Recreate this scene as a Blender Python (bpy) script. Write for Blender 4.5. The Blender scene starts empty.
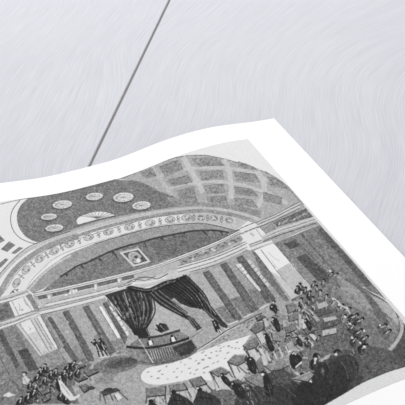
# A framed-off corner of an antique engraving of a domed assembly hall, printed on
# heavy white paper that lies gently rippled on a floor of whitewashed wooden boards.
import bpy, math
import numpy as np
from mathutils import Matrix, Vector

SC = 0.5                                   # metres per layout unit
scene = bpy.context.scene
col = scene.collection
rng = np.random.default_rng(11)

# ------------------------------------------------------------ helpers
def tag(o, label=None, cat=None, group=None, kind=None):
    if label: o['label'] = label
    if cat: o['category'] = cat
    if group: o['group'] = group
    if kind: o['kind'] = kind

def mesh_obj(name, verts, faces, mats, parent=None, smooth=False):
    me = bpy.data.meshes.new(name)
    me.from_pydata([tuple(v) for v in verts], [], [tuple(f) for f in faces])
    for m in mats: me.materials.append(m)
    me.update()
    if smooth: me.polygons.foreach_set('use_smooth', [True] * len(me.polygons))
    o = bpy.data.objects.new(name, me); col.objects.link(o)
    if parent: o.parent = parent
    return o

def spline(xs, ys):
    xs = np.array(xs); ys = np.array(ys); n = len(xs); h = np.diff(xs)
    A = np.eye(n); r = np.zeros(n)
    for i in range(1, n - 1):
        A[i, i-1] = h[i-1]; A[i, i] = 2 * (h[i-1] + h[i]); A[i, i+1] = h[i]
        r[i] = 6 * ((ys[i+1] - ys[i]) / h[i] - (ys[i] - ys[i-1]) / h[i-1])
    m = np.linalg.solve(A, r)
    def ev(t):
        t = np.asarray(t, float); i = np.clip(np.searchsorted(xs, t) - 1, 0, n - 2)
        hh = xs[i+1] - xs[i]; a = (xs[i+1] - t) / hh; b = (t - xs[i]) / hh
        return a*ys[i] + b*ys[i+1] + ((a**3 - a) * m[i] + (b**3 - b) * m[i+1]) * hh * hh / 6
    return ev

# ------------------------------------------------------------ camera
FPX = 1265.477
cam = bpy.data.cameras.new('camera'); cam.sensor_width = 36.0
cam.lens = FPX / 405.0 * 36.0; cam.clip_start = 0.01; cam.clip_end = 50
co = bpy.data.objects.new('camera', cam); col.objects.link(co)
M = Matrix([[0.996691, 0.081286, -0.0], [-0.044867, 0.550146, -0.833862], [-0.067781, 0.831103, 0.551973]]).to_4x4()
M.translation = Vector((0, 0, SC)); co.matrix_world = M
scene.camera = co

# ------------------------------------------------------------ materials
def new_mat(name):
    m = bpy.data.materials.new(name); m.use_nodes = True
    nt = m.node_tree; b = nt.nodes['Principled BSDF']
    return m, nt, b

def wood_mat():
    m, nt, b = new_mat('whitewashed_oak')
    N = nt.nodes.new; Lk = nt.links.new
    tc = N('ShaderNodeTexCoord')
    at = N('ShaderNodeAttribute'); at.attribute_name = 'board'          # per-board offset vector
    add = N('ShaderNodeVectorMath'); add.operation = 'ADD'
    Lk(tc.outputs['Object'], add.inputs[0]); Lk(at.outputs['Vector'], add.inputs[1])
    # slow warp bends the growth rings into cathedral arches (X runs along the board)
    mp = N('ShaderNodeMapping'); mp.inputs['Scale'].default_value = (2.4, 2.6, 1)
    Lk(add.outputs[0], mp.inputs['Vector'])
    warp = N('ShaderNodeTexNoise'); warp.inputs['Scale'].default_value = 1.0; warp.inputs['Detail'].default_value = 1.5
    warp.inputs['Roughness'].default_value = .4
    Lk(mp.outputs[0], warp.inputs['Vector'])
    ring = N('ShaderNodeMath'); ring.operation = 'MULTIPLY'; ring.inputs[1].default_value = 250.0
    Lk(warp.outputs['Fac'], ring.inputs[0])
    sep = N('ShaderNodeSeparateXYZ'); Lk(add.outputs[0], sep.inputs[0])
    yk = N('ShaderNodeMath'); yk.operation = 'MULTIPLY_ADD'; yk.inputs[1].default_value = 980.0
    Lk(sep.outputs['Y'], yk.inputs[0]); Lk(ring.outputs[0], yk.inputs[2])
    fine = N('ShaderNodeTexNoise'); fine.inputs['Scale'].default_value = 120; fine.inputs['Detail'].default_value = 3
    Lk(add.outputs[0], fine.inputs['Vector'])
    fy = N('ShaderNodeMath'); fy.operation = 'MULTIPLY_ADD'; fy.inputs[1].default_value = .9
    Lk(fine.outputs['Fac'], fy.inputs[0]); Lk(yk.outputs[0], fy.inputs[2])
    comb = N('ShaderNodeCombineXYZ'); 
    xs = N('ShaderNodeMath'); xs.operation = 'MULTIPLY'; xs.inputs[1].default_value = 26.0
    Lk(sep.outputs['X'], xs.inputs[0]); Lk(fy.outputs[0], comb.inputs['Y']); Lk(xs.outputs[0], comb.inputs['X'])
    grain = N('ShaderNodeTexNoise'); grain.inputs['Scale'].default_value = 1.0; grain.inputs['Detail'].default_value = 2.5
    grain.inputs['Roughness'].default_value = .55
    Lk(comb.outputs[0], grain.inputs['Vector'])
    cloud = N('ShaderNodeTexNoise'); cloud.inputs['Scale'].default_value = 5; cloud.inputs['Detail'].default_value = 3
    Lk(add.outputs[0], cloud.inputs['Vector'])
    cr = N('ShaderNodeValToRGB')
    cr.color_ramp.elements[0].position = .30; cr.color_ramp.elements[0].color = (.530, .535, .572, 1)
    cr.color_ramp.elements[1].position = .66; cr.color_ramp.elements[1].color = (.618, .622, .664, 1)
    Lk(grain.outputs['Fac'], cr.inputs[0])
    cr2 = N('ShaderNodeValToRGB')
    cr2.color_ramp.elements[0].position = .35; cr2.color_ramp.elements[0].color = (.935, .935, .945, 1)
    cr2.color_ramp.elements[1].position = .65; cr2.color_ramp.elements[1].color = (1, 1, 1, 1)
    # broad growth-ring bands follow the same flow as the fine pores
    band = N('ShaderNodeTexNoise'); band.inputs['Scale'].default_value = .13; band.inputs['Detail'].default_value = 3
    Lk(comb.outputs[0], band.inputs['Vector'])
    mixb = N('ShaderNodeMath'); mixb.operation = 'ADD'; Lk(cloud.outputs['Fac'], mixb.inputs[0]); Lk(band.outputs['Fac'], mixb.inputs[1])
    half = N('ShaderNodeMath'); half.operation = 'MULTIPLY'; half.inputs[1].default_value = .5; Lk(mixb.outputs[0], half.inputs[0])
    Lk(half.outputs[0], cr2.inputs[0])
    mx = N('ShaderNodeMix'); mx.data_type = 'RGBA'; mx.blend_type = 'MULTIPLY'; mx.inputs['Factor'].default_value = 1
    Lk(cr.outputs[0], mx.inputs['A']); Lk(cr2.outputs[0], mx.inputs['B'])
    Lk(mx.outputs['Result'], b.inputs['Base Color'])
    b.inputs['Roughness'].default_value = .55
    b.inputs['Specular IOR Level'].default_value = .35
    bp = N('ShaderNodeBump'); bp.inputs['Strength'].default_value = .35; bp.inputs['Distance'].default_value = .0006
    Lk(grain.outputs['Fac'], bp.inputs['Height']); Lk(bp.outputs[0], b.inputs['Normal'])
    return m

def plain(name, c, rough=.8, spec=.2):
    m, nt, b = new_mat(name)
    n = nt.nodes.new('ShaderNodeTexNoise'); n.inputs['Scale'].default_value = 300
    r = nt.nodes.new('ShaderNodeValToRGB')
    r.color_ramp.elements[0].color = tuple(x * .97 for x in c) + (1,)
    r.color_ramp.elements[1].color = tuple(c) + (1,)
    nt.links.new(n.outputs['Fac'], r.inputs[0]); nt.links.new(r.outputs[0], b.inputs['Base Color'])
    b.inputs['Roughness'].default_value = rough; b.inputs['Specular IOR Level'].default_value = spec
    return m

def ink_mat():
    m, nt, b = new_mat('engraving_ink')
    a = nt.nodes.new('ShaderNodeAttribute'); a.attribute_name = 'ink'
    nt.links.new(a.outputs['Color'], b.inputs['Base Color'])
    b.inputs['Roughness'].default_value = .85; b.inputs['Specular IOR Level'].default_value = .15
    return m

WOOD = wood_mat()
GAP = plain('board_underlay', (.30, .285, .27), .9, .1)
PAPER = plain('white_paper', (.955, .955, .955), .8, .1)
INK = ink_mat()

# ------------------------------------------------------------ floor of boards
# board direction follows the one open joint seen in the photo
P1 = np.array((-0.03131, 2.21249)) * SC; P2 = np.array((-0.16727, 1.63155)) * SC
d = (P1 - P2) / np.linalg.norm(P1 - P2); ang = math.atan2(d[1], d[0])
BW = 0.42; GW = 0.0021; L0, L1 = -2.2, 2.2; bev = .0005; TH = .0015
V, Fc, mi, bo = [], [], [], []
offs = {}
for k in range(-4, 5):
    y0 = k * BW + GW / 2; y1 = (k + 1) * BW - GW / 2
    prof = [(y0, -TH), (y0, -bev), (y0 + bev, 0), (y1 - bev, 0), (y1, -bev), (y1, -TH)]
    n0 = len(V); off = (k * 3.17 + .6, k * 1.37 + .22, 0)
    for x in (L0, L1):
        for y, z in prof: V.append((x, y, z)); bo.append(off)
    for i in range(6):
        j = (i + 1) % 6; Fc.append((n0 + i, n0 + 6 + i, n0 + 6 + j, n0 + j)); mi.append(0)
    Fc.append(tuple(n0 + i for i in range(5, -1, -1))); mi.append(0)
    Fc.append(tuple(n0 + 6 + i for i in range(6))); mi.append(0)
n0 = len(V)
for z in (-TH - .01, -TH):
    for x, y in ((L0, -4 * BW), (L1, -4 * BW), (L1, 5 * BW), (L0, 5 * BW)): V.append((x, y, z)); bo.append((0, 0, 0))
for f in ((3, 2, 1, 0), (4, 5, 6, 7), (0, 1, 5, 4), (1, 2, 6, 5), (2, 3, 7, 6), (3, 0, 4, 7)):
    Fc.append(tuple(n0 + i for i in f)); mi.append(1)
floor = mesh_obj('floor', V, Fc, [WOOD, GAP])
floor.data.polygons.foreach_set('material_index', mi)
at = floor.data.attributes.new('board', 'FLOAT_VECTOR', 'POINT')
at.data.foreach_set('vector', np.array(bo, dtype=np.float32).ravel())
floor.rotation_euler = (0, 0, ang); floor.location = (P2[0], P2[1], 0)
tag(floor, 'whitewashed wooden board floor with one dark open joint', kind='structure')

# ------------------------------------------------------------ the sheet
YAW = 0.331420
C0 = np.array([0.123116, 1.731915, 0.0])
U = np.array((-math.cos(YAW), -math.sin(YAW), 0)); W = np.array((math.sin(YAW), -math.cos(YAW), 0))
S0, V0, H, KSK = 0.06719, 0.05272, 0.63797, -0.05442
S1 = 0.585; SW = S1 + S0; SH = H + V0                     # picture right edge, sheet width and height
wave = spline([-0.1, 0.0, 0.05, 0.1, 0.15, 0.2, 0.26, 0.32, 0.38, 0.44, 0.52, 0.6, 0.7, 0.8, 0.92, 1.1], [0.0, 0.00019, 0.00576, 0.01256, 0.01356, 0.00951, 0.00104, 0.0, 0.00222, 0.01062, 0.018, 0.019, 0.011, 0.0025, 0.0, 0.0])
def height(s, v): return np.maximum(wave(s - KSK * v), 0.0)

def place(s, v, dz=0.0):
    p = (C0[None, :] + s[:, None] * U + v[:, None] * W)
    p[:, 2] = height(s, v)
    p *= SC; p[:, 2] += dz
    return p

def grid_faces(nu, nv, flip=False):
    i = np.arange(nu - 1)[None, :] + np.arange(nv - 1)[:, None] * nu
    f = np.stack([i, i + 1, i + 1 + nu, i + nu], -1).reshape(-1, 4)
    return f[:, ::-1] if flip else f

root = bpy.data.objects.new('art_print', None); col.objects.link(root)
root.location = Vector(C0 * SC); root.empty_display_size = .05
tag(root, 'large white-bordered black-and-white engraving print rippling across the pale wooden boards', 'print')

# paper: a closed sheet, 0.35 mm thick
TK = .00035
nu, nv = 131, 61
ss, vv = np.meshgrid(np.linspace(0, SW, nu), np.linspace(0, SH, nv))
s, v = ss.ravel(), vv.ravel(); base = C0 * SC
up = place(s, v, .0002 + TK) - base; dn = place(s, v, .0002) - base
f = grid_faces(nu, nv); n = nu * nv
faces = [tuple(x) for x in f] + [tuple(x + n) for x in f[:, ::-1]]
rim = list(range(nu)) + [nu * r + nu - 1 for r in range(1, nv)] + [nu * (nv - 1) + c for c in range(nu - 2, -1, -1)] + [nu * r for r in range(nv - 2, 0, -1)]
for i, r0 in enumerate(rim):
    r1 = rim[(i + 1) % len(rim)]; faces.append((r0, r0 + n, r1 + n, r1))
paper = mesh_obj('paper_sheet', np.vstack([up, dn]), faces, [PAPER], root, smooth=True)
import bmesh
bm = bmesh.new(); bm.from_mesh(paper.data); bmesh.ops.recalc_face_normals(bm, faces=bm.faces)
for e in bm.edges:
    if len(e.link_faces) == 2 and e.calc_face_angle(0) > .7: e.smooth = False
bm.to_mesh(paper.data); bm.free()

# ------------------------------------------------------------ the engraving, drawn on the sheet
# The tones are flat polygons. They were traced in the photograph's frame; to_sheet carries
# each traced point onto the rippled sheet, so that the picture belongs to the paper.
RM = np.array([[0.996691, 0.081286, -0.0], [-0.044867, 0.550146, -0.833862], [-0.067781, 0.831103, 0.551973]])
def to_sheet(P):
    P = np.atleast_2d(np.array(P, float))
    r = np.stack([(P[:, 0] - 202.5), (202.5 - P[:, 1]), np.full(len(P), -FPX)], 1) @ RM.T
    z = np.zeros(len(r)); s = v = z
    for _ in range(40):
        X = np.array([0, 0, 1.]) + r * ((z - 1) / r[:, 2])[:, None] - C0
        s, v = X @ U, X @ W
        z = .5 * z + .5 * height(s, v)
    return s, v

DU, DV = 0.0008, 0.001
NU = int(round((S1 - S0) / DU)) + 1; NV = int(round((H - V0) / DV)) + 1
SS = 2                                                    # samples per cell and axis
cv = np.full((NV * SS, NU * SS), 234.0, np.float32)

def fill(P, g):
    P = P * SS
    x0 = max(0, int(P[:, 0].min())); x1 = min(NU * SS, int(P[:, 0].max()) + 2)
    y0 = max(0, int(P[:, 1].min())); y1 = min(NV * SS, int(P[:, 1].max()) + 2)
    if x1 <= x0 or y1 <= y0: return
    ys = np.arange(y0, y1) + .5; xs = np.arange(x0, x1) + .5
    wind = np.zeros((len(ys), len(xs) + 1), np.int32)
    Q = np.roll(P, -1, 0)
    for (ax, ay), (bx, by) in zip(P, Q):                  # non-zero winding scanline fill
        if ay == by: continue
        sg = 1 if by > ay else -1
        lo, hi = (ay, by) if ay < by else (by, ay)
        i0 = max(0, int(math.ceil(lo - y0 - .5))); i1 = min(len(ys), int(math.ceil(hi - y0 - .5)))
        if i1 <= i0: continue
        r = np.arange(i0, i1); xc = ax + (ys[r] - ay) * (bx - ax) / (by - ay)
        c = np.clip(np.ceil(xc - x0 - .5), 0, len(xs)).astype(int)
        np.add.at(wind, (r, c), sg)
    m = np.cumsum(wind[:, :-1], 1) != 0
    cv[y0:y1, x0:x1][m] = g


import random
R=random.Random(7)
ops=[]   # (grey, [px points])
def poly(g,*p): ops.append((g,[tuple(map(float,q)) for q in p]))
def cr(*pts,n=6,closed=False):
    P=list(pts)
    if closed: P=[P[-1]]+P+P[:2]
    else: P=[P[0]]+P+[P[-1]]
    out=[]
    for i in range(1,len(P)-2):
        p0,p1,p2,p3=P[i-1:i+3]
        for k in range(n):
            t=k/n
            out.append(tuple(.5*((2*p1[j])+(-p0[j]+p2[j])*t+(2*p0[j]-5*p1[j]+4*p2[j]-p3[j])*t*t+(-p0[j]+3*p1[j]-3*p2[j]+p3[j])*t**3) for j in (0,1)))
    if not closed: out.append(tuple(P[-2]))
    return out
def ribbon(P,w,w2=None):
    w2=w if w2 is None else w2; L=[];Rr=[];n=len(P)
    for i,(x,y) in enumerate(P):
        a=P[max(0,i-1)];c=P[min(n-1,i+1)];dx,dy=c[0]-a[0],c[1]-a[1];l=math.hypot(dx,dy) or 1
        h=(w+(w2-w)*i/(n-1))/2; L.append((x-dy/l*h,y+dx/l*h)); Rr.append((x+dy/l*h,y-dx/l*h))
    return L+Rr[::-1]
def line(g,w,*p,w2=None): poly(g,*ribbon(list(p),w,w2))
def curve(g,w,*p,n=4,w2=None): poly(g,*ribbon(cr(*p,n=n),w,w2))
def ell(g,x,y,rx,ry,a=0,n=12):
    a=math.radians(a); poly(g,*[(x+rx*math.cos(t)*math.cos(a)-ry*math.sin(t)*math.sin(a),y+rx*math.cos(t)*math.sin(a)+ry*math.sin(t)*math.cos(a)) for t in [2*math.pi*k/n for k in range(n)]])
def crop(x0,y0,s,*p): return [(x0+X/s,y0+Y/s) for X,Y in p]
A=405/70; D=6.75; Z=405/140
def lerp(a,b,t): return (a[0]+(b[0]-a[0])*t,a[1]+(b[1]-a[1])*t)

# ---------- ground tone of the print
poly(234,(-60,150),(250,100),(470,400),(300,460),(-60,460))
poly(120,(-20,392),(310,392),(325,412),(310,425),(-20,425))
# ---------- upper left: pale spandrel, dome
dome=[(28,198.6)]+cr((27,200),(21,206),(17,215),(18,226),(24,236),(32,241.5),(39,243.5))+cr((39,243.5),(50,239),(70,232),(100,222.5),(130,216),(160,211),(182,208))+cr((182,208),(180,202),(172,197),(160,192.5),(148,186),(138,182),(120,181))+[(110,179),(95,184),(70,189),(45,194)]
poly(126,*dome)
curve(90,.7,(20,201),(13,210),(10.5,220),(13,231),(20,239),(30,243.5),(38,245))
curve(100,.6,(0,205.2),(25,199.6),(60,194.6),(95,187),(130,176.5),(165,161.8))
# vault
va=cr((120,180),(140,172),(152,166.5),(165,161.8),(176,158.5),(190,156.5),(205,156.3),(218,158.5),(232,162),(245,166),(257,170),(268,174.5),(278,180),(288,188),(297,198),(304,206))
poly(176,*va,(290,213),(262,226),(250,223),(228,212),(200,208),(182,208),(180,202),(172,197),(160,192.5),(148,186),(138,182))
curve(110,.7,(120,180),(140,172),(152,166.5),(165,161.8),(176,158.5),(190,156.5),(205,156.3),(218,158.5),(232,162),(245,166),(257,170),(268,174.5),(278,180),(288,188),(297,198),(304,206))
poly(150,(165,198),(180,200),(205,204),(235,206),(262,212),(258,222),(228,213),(200,209),(182,209),(176,207))
# vault ribs and bands (pale)
for b in [[(158,178),(175,172),(190,169.5),(210,168.5),(228,169.5),(246,172),(262,178),(285,190)],[(168,190),(180,186),(192,184),(214,182.3),(237,185),(252,189),(272,196),(288,205)]]:
    curve(198,3,*b)
for b in [[(183,158),(190,170),(199,186),(203,194)],[(224,160),(229,172),(231,186),(231,200)],[(256,170),(263,182),(264,196),(257,208)]]:
    curve(200,5,*b)
for b in [[(152,168),(163,184),(172,196)]]: curve(190,4,*b)
cof=[((159,168),(178,161),(183,171),(165,178)),((191.5,159.4),(199,167.3),(225,166.3),(216,158)),((199,173),(221.6,171.5),(224,180.5),(202,182)),
((233.7,173),(255,175),(259.7,183.6),(237,182)),((168,181),(188,176.5),(192,183.6),(171.5,188)),((176.7,192),(193,187.5),(197,202),(181,204)),
((204,187),(223,185),(225,194),(206,195)),((206,198),(226,197),(227,205),(208,204)),((234,188),(252,190),(258,198),(236,196)),((234,199),(252,201),(258,209),(235,206)),
((266.8,177.8),(276,179.5),(290,191.6),(271,187.5)),((262.5,193),(281.5,198.5),(281,206),(263.5,202)),((238,162.5),(254,168),(258,172),(238,168)),((140,174),(152,169),(156,177),(146,180))]
for c in cof:
    poly(150,*c)
    cx=sum(p[0] for p in c)/4; cy=sum(p[1] for p in c)/4
    line(120,.6,c[0],c[1],c[2]); 
    poly(143,*[lerp((cx,cy),p,.6) for p in c])
    for k in range(7):
        t,u=R.random(),R.random(); P_=lerp(lerp(c[0],c[1],t),lerp(c[3],c[2],t),u); ell(R.choice([122,170,130]),P_[0],P_[1],1.4,.7,R.randint(-30,30),6)
curve(150,.5,(265,172),(280,182),(292,194),(301,206))
# round windows
for x,y,rx,ry,sh in [(62,205.5,10.5,4.6,1),(94,197.5,9.3,4.2,1),(123,198.3,11,5.2,1),(48.5,217.8,8.8,3.6,1),(54,229,9.8,4,1),(141,206.5,10,4.6,1)]:
    ell(100,x,y+.9,rx+.4,ry+.5,-5,18); ell(226,x+.3,y-.1,rx-.7,ry-.6,-5,18); ell(178,x,y+.2,rx-3,ry-1.7,-5,14); ell(226,x+1,y+.2,rx-4.4,ry-2.3,-5,12)
    for k in range(9):
        t=k*2*math.pi/9; line(146,.4,(x,y),(x+(rx-1)*math.cos(t),y+(ry-1)*math.sin(t)))
poly(232,*cr((76.5,222.5),(78,219),(84,216),(92,213.5),(101,212.8),(109,214),(114.8,216.5)),(114.8,216.8),(100,219.5),(85,223.5),(78,225.8))
for k in range(10):
    t=math.radians(200+k*15.5); line(130,.5,(97,219),(97+19*math.cos(t),219+6.6*math.sin(t)))
ell(120,97,218.6,2.6,1.2)
line(95,.9,(77,226.3),(97,220.8),(115,217.3))
# ---------- big arch mouldings
curve(170,2.5,(39,243.5),(52,238.5),(70,232.3),(100,223),(130,216.4),(160,211.5),(182,208.6),(206,207.8))
curve(196,3.4,(-4,283),(2,275),(9,267),(17,259.5),(27,252),(40,245.5),(54,239.8),(72,234),(100,225.5),(128,219),(156,213.5),(184,210.3),(206,209.5),(230,212.3),(252,218),(262,222.5))
curve(90,.7,(-2,277),(7,266.7),(15.6,258),(26,249.6),(38,243.6),(52,238),(70,232.3))
curve(158,5.5,(-3,298),(3,288.5),(8.5,279),(17,268.5),(29,258.5),(43,249.5),(60,242.5),(78,236.8),n=5)
curve(152,3.2,(72,238.5),(100,229.5),(128,222.5),(156,216.5),(184,212.8),(206,211.8),(232,215.5),(250,220.5))
orn=cr((-14,318),(-4,303),(7,289),(13,279),(22.5,268.6),(34.6,259),(52,248.6),(70,242.5),(95,234.5),(120,227),(154.6,218.5),(190,214.2),(206,213.6),(230,217),(248,222))
orl=cr((236,231.5),(222,226.5),(206,224),(190,223),(154.6,227.2),(120,236.3),(95,243.5),(70,252),(53.6,260),(43,269.5),(33,279.5),(27,289),(24,296))
poly(229,*orn,*orl)
line(110,.5,*orn); line(150,.5,*orl)
poly(196,(186,214.5),(206,213.6),(230,217),(248,222),(236,231.5),(222,226.5),(206,224),(186,223))
ros=[(16.4,284),(26,271),(39.7,260),(54,252.3),(69.5,245.3),(88.5,238.4),(108.4,232.9),(129.5,228),(150,224),(170,220.8),(186.5,218.9),(201,219),(214,219.3),(229,221.5)]
for i,(x,y) in enumerate(ros):
    g=ros[min(i+1,len(ros)-1)]; h=ros[max(i-1,0)]; an=math.degrees(math.atan2(g[1]-h[1],g[0]-h[0]))
    rx,ry=(5.4,3.5) if i<11 else (4,3)
    ell(135,x,y,rx,ry,an,14); ell(198,x,y,rx-.7,ry-.6,an,14)
    for k in range(7):
        t=R.random()*6.28; ell(128,x+2.6*math.cos(t),y+1.6*math.sin(t),1.1,.6,R.randint(0,90),6)
    ell(212,x,y,1.2,.8)
    if i<len(ros)-1:
        mx,my=(x+g[0])/2,(y+g[1])/2; nx,ny=(g[1]-y),-(g[0]-x); l=math.hypot(nx,ny); nx/=l; ny/=l
        for sg in (-1,1):
            line(135,.9,(mx-1.8,my-1.6*sg),(mx+1.8,my+1.6*sg))
            ell(145,mx+nx*2.6*sg,my+ny*2.6*sg,1.2,.8)
ell(100,13,293,1.6,.9,30); ell(100,17,291,1.5,.9,-30); line(110,.8,(10,295),(15,290),(19,294))
# ---------- under-arch grey sweep & tympanum
sw=cr((27,290),(36,279.5),(46,270.5),(57,262.5),(70,254.5),(95,244.5),(120,237),(154.6,228),(190,224),(206,224.5),(222,227.5),(236,232))
poly(160,*sw,(228,236),(195,236),(154.6,242),(110,254),(78,268),(60,279),(45,289),(33,294.5))
curve(80,.8,(95,244.8),(120,237.3),(154.6,228.4),(190,224.4),(206,224.9),(222,228),(236,232))
curve(205,2,(29,291),(37.5,280.5),(47,271.5),(58,263.6),(71,256.2))
for k in range(14):
    t=k/13; p0=lerp((31,289),(70,257.5),t); ell(160,p0[0]-3*math.sin(t*3.1),p0[1]-2.2*math.sin(t*3.1)-.3,.5,.5,0,6)
ty=cr((46,289),(60,278),(78,267.5),(94.6,258.5),(110,252.6),(137,244.5),(154.6,239.4),(168,236.6),(186,233.2),(205,232),(228,233))
poly(126,*ty,(240,230),(214.6,243.5),(190,252.8),(160,263.5),(130,273),(86,283.5),(60,289.5),(40,294))
curve(66,1.8,(60,278),(68.6,272.6),(78,266.6),(86,264),(97,258.8),(110,252.6),(130,246),(137,244.5),(154.6,239.4),(168,236.6),(186,233.2),(196,231.8),(215,231.5),(229,233.6))
for x,y,dx,dy in [(80,266,4,4.5),(97,258.5,5.5,5),(112,252,6,9),(143,242,4,9),(160,238,9,10),(183,234,6,9),(202,232,7.5,7),(66,273.5,1,5),(220,232,3,5),(172,235.5,4,4)]:
    line(62,2.2,(x,y),(x+dx*.6,y+dy*.5),(x+dx,y+dy),w2=.6)
for p0 in [((97,258),(104,270)),((143,243),(152,262)),((160,240),(170,256)),((183,235),(192,250)),((202,233),(211,243)),((112,254),(118,270)),((80,266),(84,280))]: line(112,.8,*p0)
poly(112,(150,244),(186,235),(190,250),(160,262))
poly(118,(186,235),(202,233),(212,243),(191,251))
# medallion
poly(150,(118,252.5),(138,247.6),(152,263.5),(134,270))
poly(216,(119.5,253.5),(139,248.8),(151,263),(133.5,267.8)); poly(95,(122.5,254.5),(138,250.8),(147.6,262),(134.5,265.7))
ell(196,135,258.5,7.3,5.2,30,16); ell(165,135.6,258.8,6,4,30,14); ell(70,136,258,1.8,1.6); ell(235,138.2,261.5,2,2.2,20); ell(110,133,261.5,1.3,1); ell(75,141.5,259.5,1,1.8)
line(90,.9,(139,248.6),(151.6,263),(133.5,268.4))
# ---------- entablature, middle (left part)
en=[(33,294),(60,289),(86,283),(108,278),(130,272.5),(154.6,265),(172,259),(190,252.5),(214.6,243),(240,230)]
enb=[(244,252),(221.5,264),(200,271),(187,275.5),(185.7,275),(172,280),(154.6,286),(130,292),(105,299),(86,304.5),(60,312),(41.5,317),(36,308)]
poly(188,*en,*enb)
def par(pts,dy): return [(x,y+dy) for x,y in pts]
TL=[(33,294.6),(60,289),(86,283),(108,278),(130,272.7),(154.6,266),(172,259.8)]
TR=[(172,260),(190,253),(214.6,243.6),(240,231)]
curve(226,1.3,*par(TL,.8)); curve(110,.6,*par(TL,-.2)); curve(120,.5,*par(TL,1.9)); curve(222,1,*par(TL,2.7)); curve(120,.5,*par(TL,3.6))
curve(230,1.3,*par(TR,.6)); curve(80,.8,*par(TR,-.4)); curve(120,.6,*par(TR,1.8)); curve(215,1,*par(TR,2.6)); curve(110,.7,*par(TR,3.7))
for a,b_ in [((38,299.5),(47,297.5)),((52,296.3),(69.5,292.3)),((73,291.5),(94,286.8)),((97,286.3),(117,281.5)),((122,280.5),(134,277.5))]:
    line(112,3.4,a,b_); line(90,.6,(a[0],a[1]-1.7),(b_[0],b_[1]-1.7)); line(228,.7,(a[0],a[1]+2.1),(b_[0],b_[1]+2.1))
for x,y in [(66,303.5-9),(76,290),(95.5,288),(70,292.5)]: ell(236,x,y+1.4,1.4,1.2)
for x in (49,73.5,95.5,119): ell(230,x,298.3-(x-49)*.235,1.2,2)
MB=[(37,308.5),(60,303.2),(94.6,295),(118,288.8),(134,283.5)]
curve(226,2,*MB); curve(120,.5,*par(MB,-1.6)); curve(150,1,*par(MB,1.8))
LB=[(40,314),(60,309.3),(86,302.6),(104,297.6)]
curve(224,2.8,*LB); curve(90,.8,*par(LB,2)); curve(110,.6,*par(LB,-1.8))
poly(200,(38,303),(44,301.5),(46,307),(40,309)); line(150,.5,(41,303),(44,308))
# pale moulding over the curtain and scroll
poly(205,(104,296),(130,284),(146,279),(160,276),(188,266),(200,262),(221,258),(221,263),(187,275),(172,279),(155,285),(130,291),(104,299))
curve(232,1.6,(106,292),(122,288),(131,285.5),(136,281),(134,284),(150,283),(166,278)); 
curve(70,.8,(118,288.5),(130,285.4),(134,283),(139,278.8),(150,278.5),(157,280),(163,277.5),(168,274.5))
curve(80,.6,(124,286),(134,280.5),(145,281.5),(156,277))
ell(238,133.5,284.6,2,1.2,-20)
# right side of middle entablature
WB=[(178,271.4),(200,265.2),(214.6,260.6),(232,253.5),(247,246.3)]
curve(226,2.2,*WB); curve(90,.6,*par(WB,-2)); curve(100,.6,*par(WB,-4.4)); curve(226,1.2,*par(WB,-3.2)); curve(110,.6,*par(WB,1.8)); curve(214,1.6,*par(WB,3.2)); curve(100,.8,*par([(190,271.5),(214.6,264.6),(232,258),(247,250.5)],1.6))
curve(160,5,(180,263.5),(200,257),(220,249),(242,238.5))
for k in range(26):
    t=k/25; x=184+t*54; y=262.3-22*t+1.6*math.sin(k*1.9)
    ell(R.choice([105,120,215,130]),x,y,1.7,1,-20+R.randint(-30,30),6)
# ---------- wall behind, middle left
poly(174,(41,316.5),(60,311.5),(86,304.5),(105,299),(125,325),(132,345),(130,356),(115,362),(90,368),(62,378),(56,350))
poly(140,(39.8,357.5),(58,350),(68,364),(46,378))
poly(168,(53,316),(64,313),(86,351),(74,355))
poly(144,(72,348),(84,344),(93,359),(80,364)); poly(144,(94,338),(99,334),(112,353),(104,357))
poly(144,(108,342.5),(120,339),(130,352),(117,356))
line(208,1.2,(80,364.3),(91,361)); line(205,1.2,(117,356.4),(124,355.6),(132,351))
poly(104,(46.7,319),(51,317.4),(73,352),(82,366),(76,368),(64,349)); poly(86,(46.7,319),(48.2,318.4),(68,352),(66,353))
poly(104,(62.6,313),(68.3,311),(93,356),(94,362),(88,363)); line(75,.8,(62.8,313.5),(89,362.5))
poly(106,(82.3,308),(88.5,306.4),(116,352.5),(110,357)); line(80,.8,(82.8,308.5),(110.5,357)); line(130,.8,(86,308),(112.5,354.5))
poly(104,(102.5,304),(107,302.5),(131,344),(131,350),(126,348)); line(78,.8,(103,304.5),(126.5,348))
poly(240,(98.6,308),(101.4,307.2),(121,338.5),(117.5,339.3)); line(110,.7,(98.4,308.2),(117.3,339.8))
poly(228,(108.8,307.8),(111.8,307),(134,340),(131,343))
for k in range(6): line(150,.8,lerp((108,309),(131,344),.12+k*.14),lerp((113,308),(135,341),.12+k*.14))
poly(175,(112,306),(118,316),(137,336),(140,345),(134,343))
poly(118,(132,343),(140,338),(150,345),(146,352),(132,350))
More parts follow.
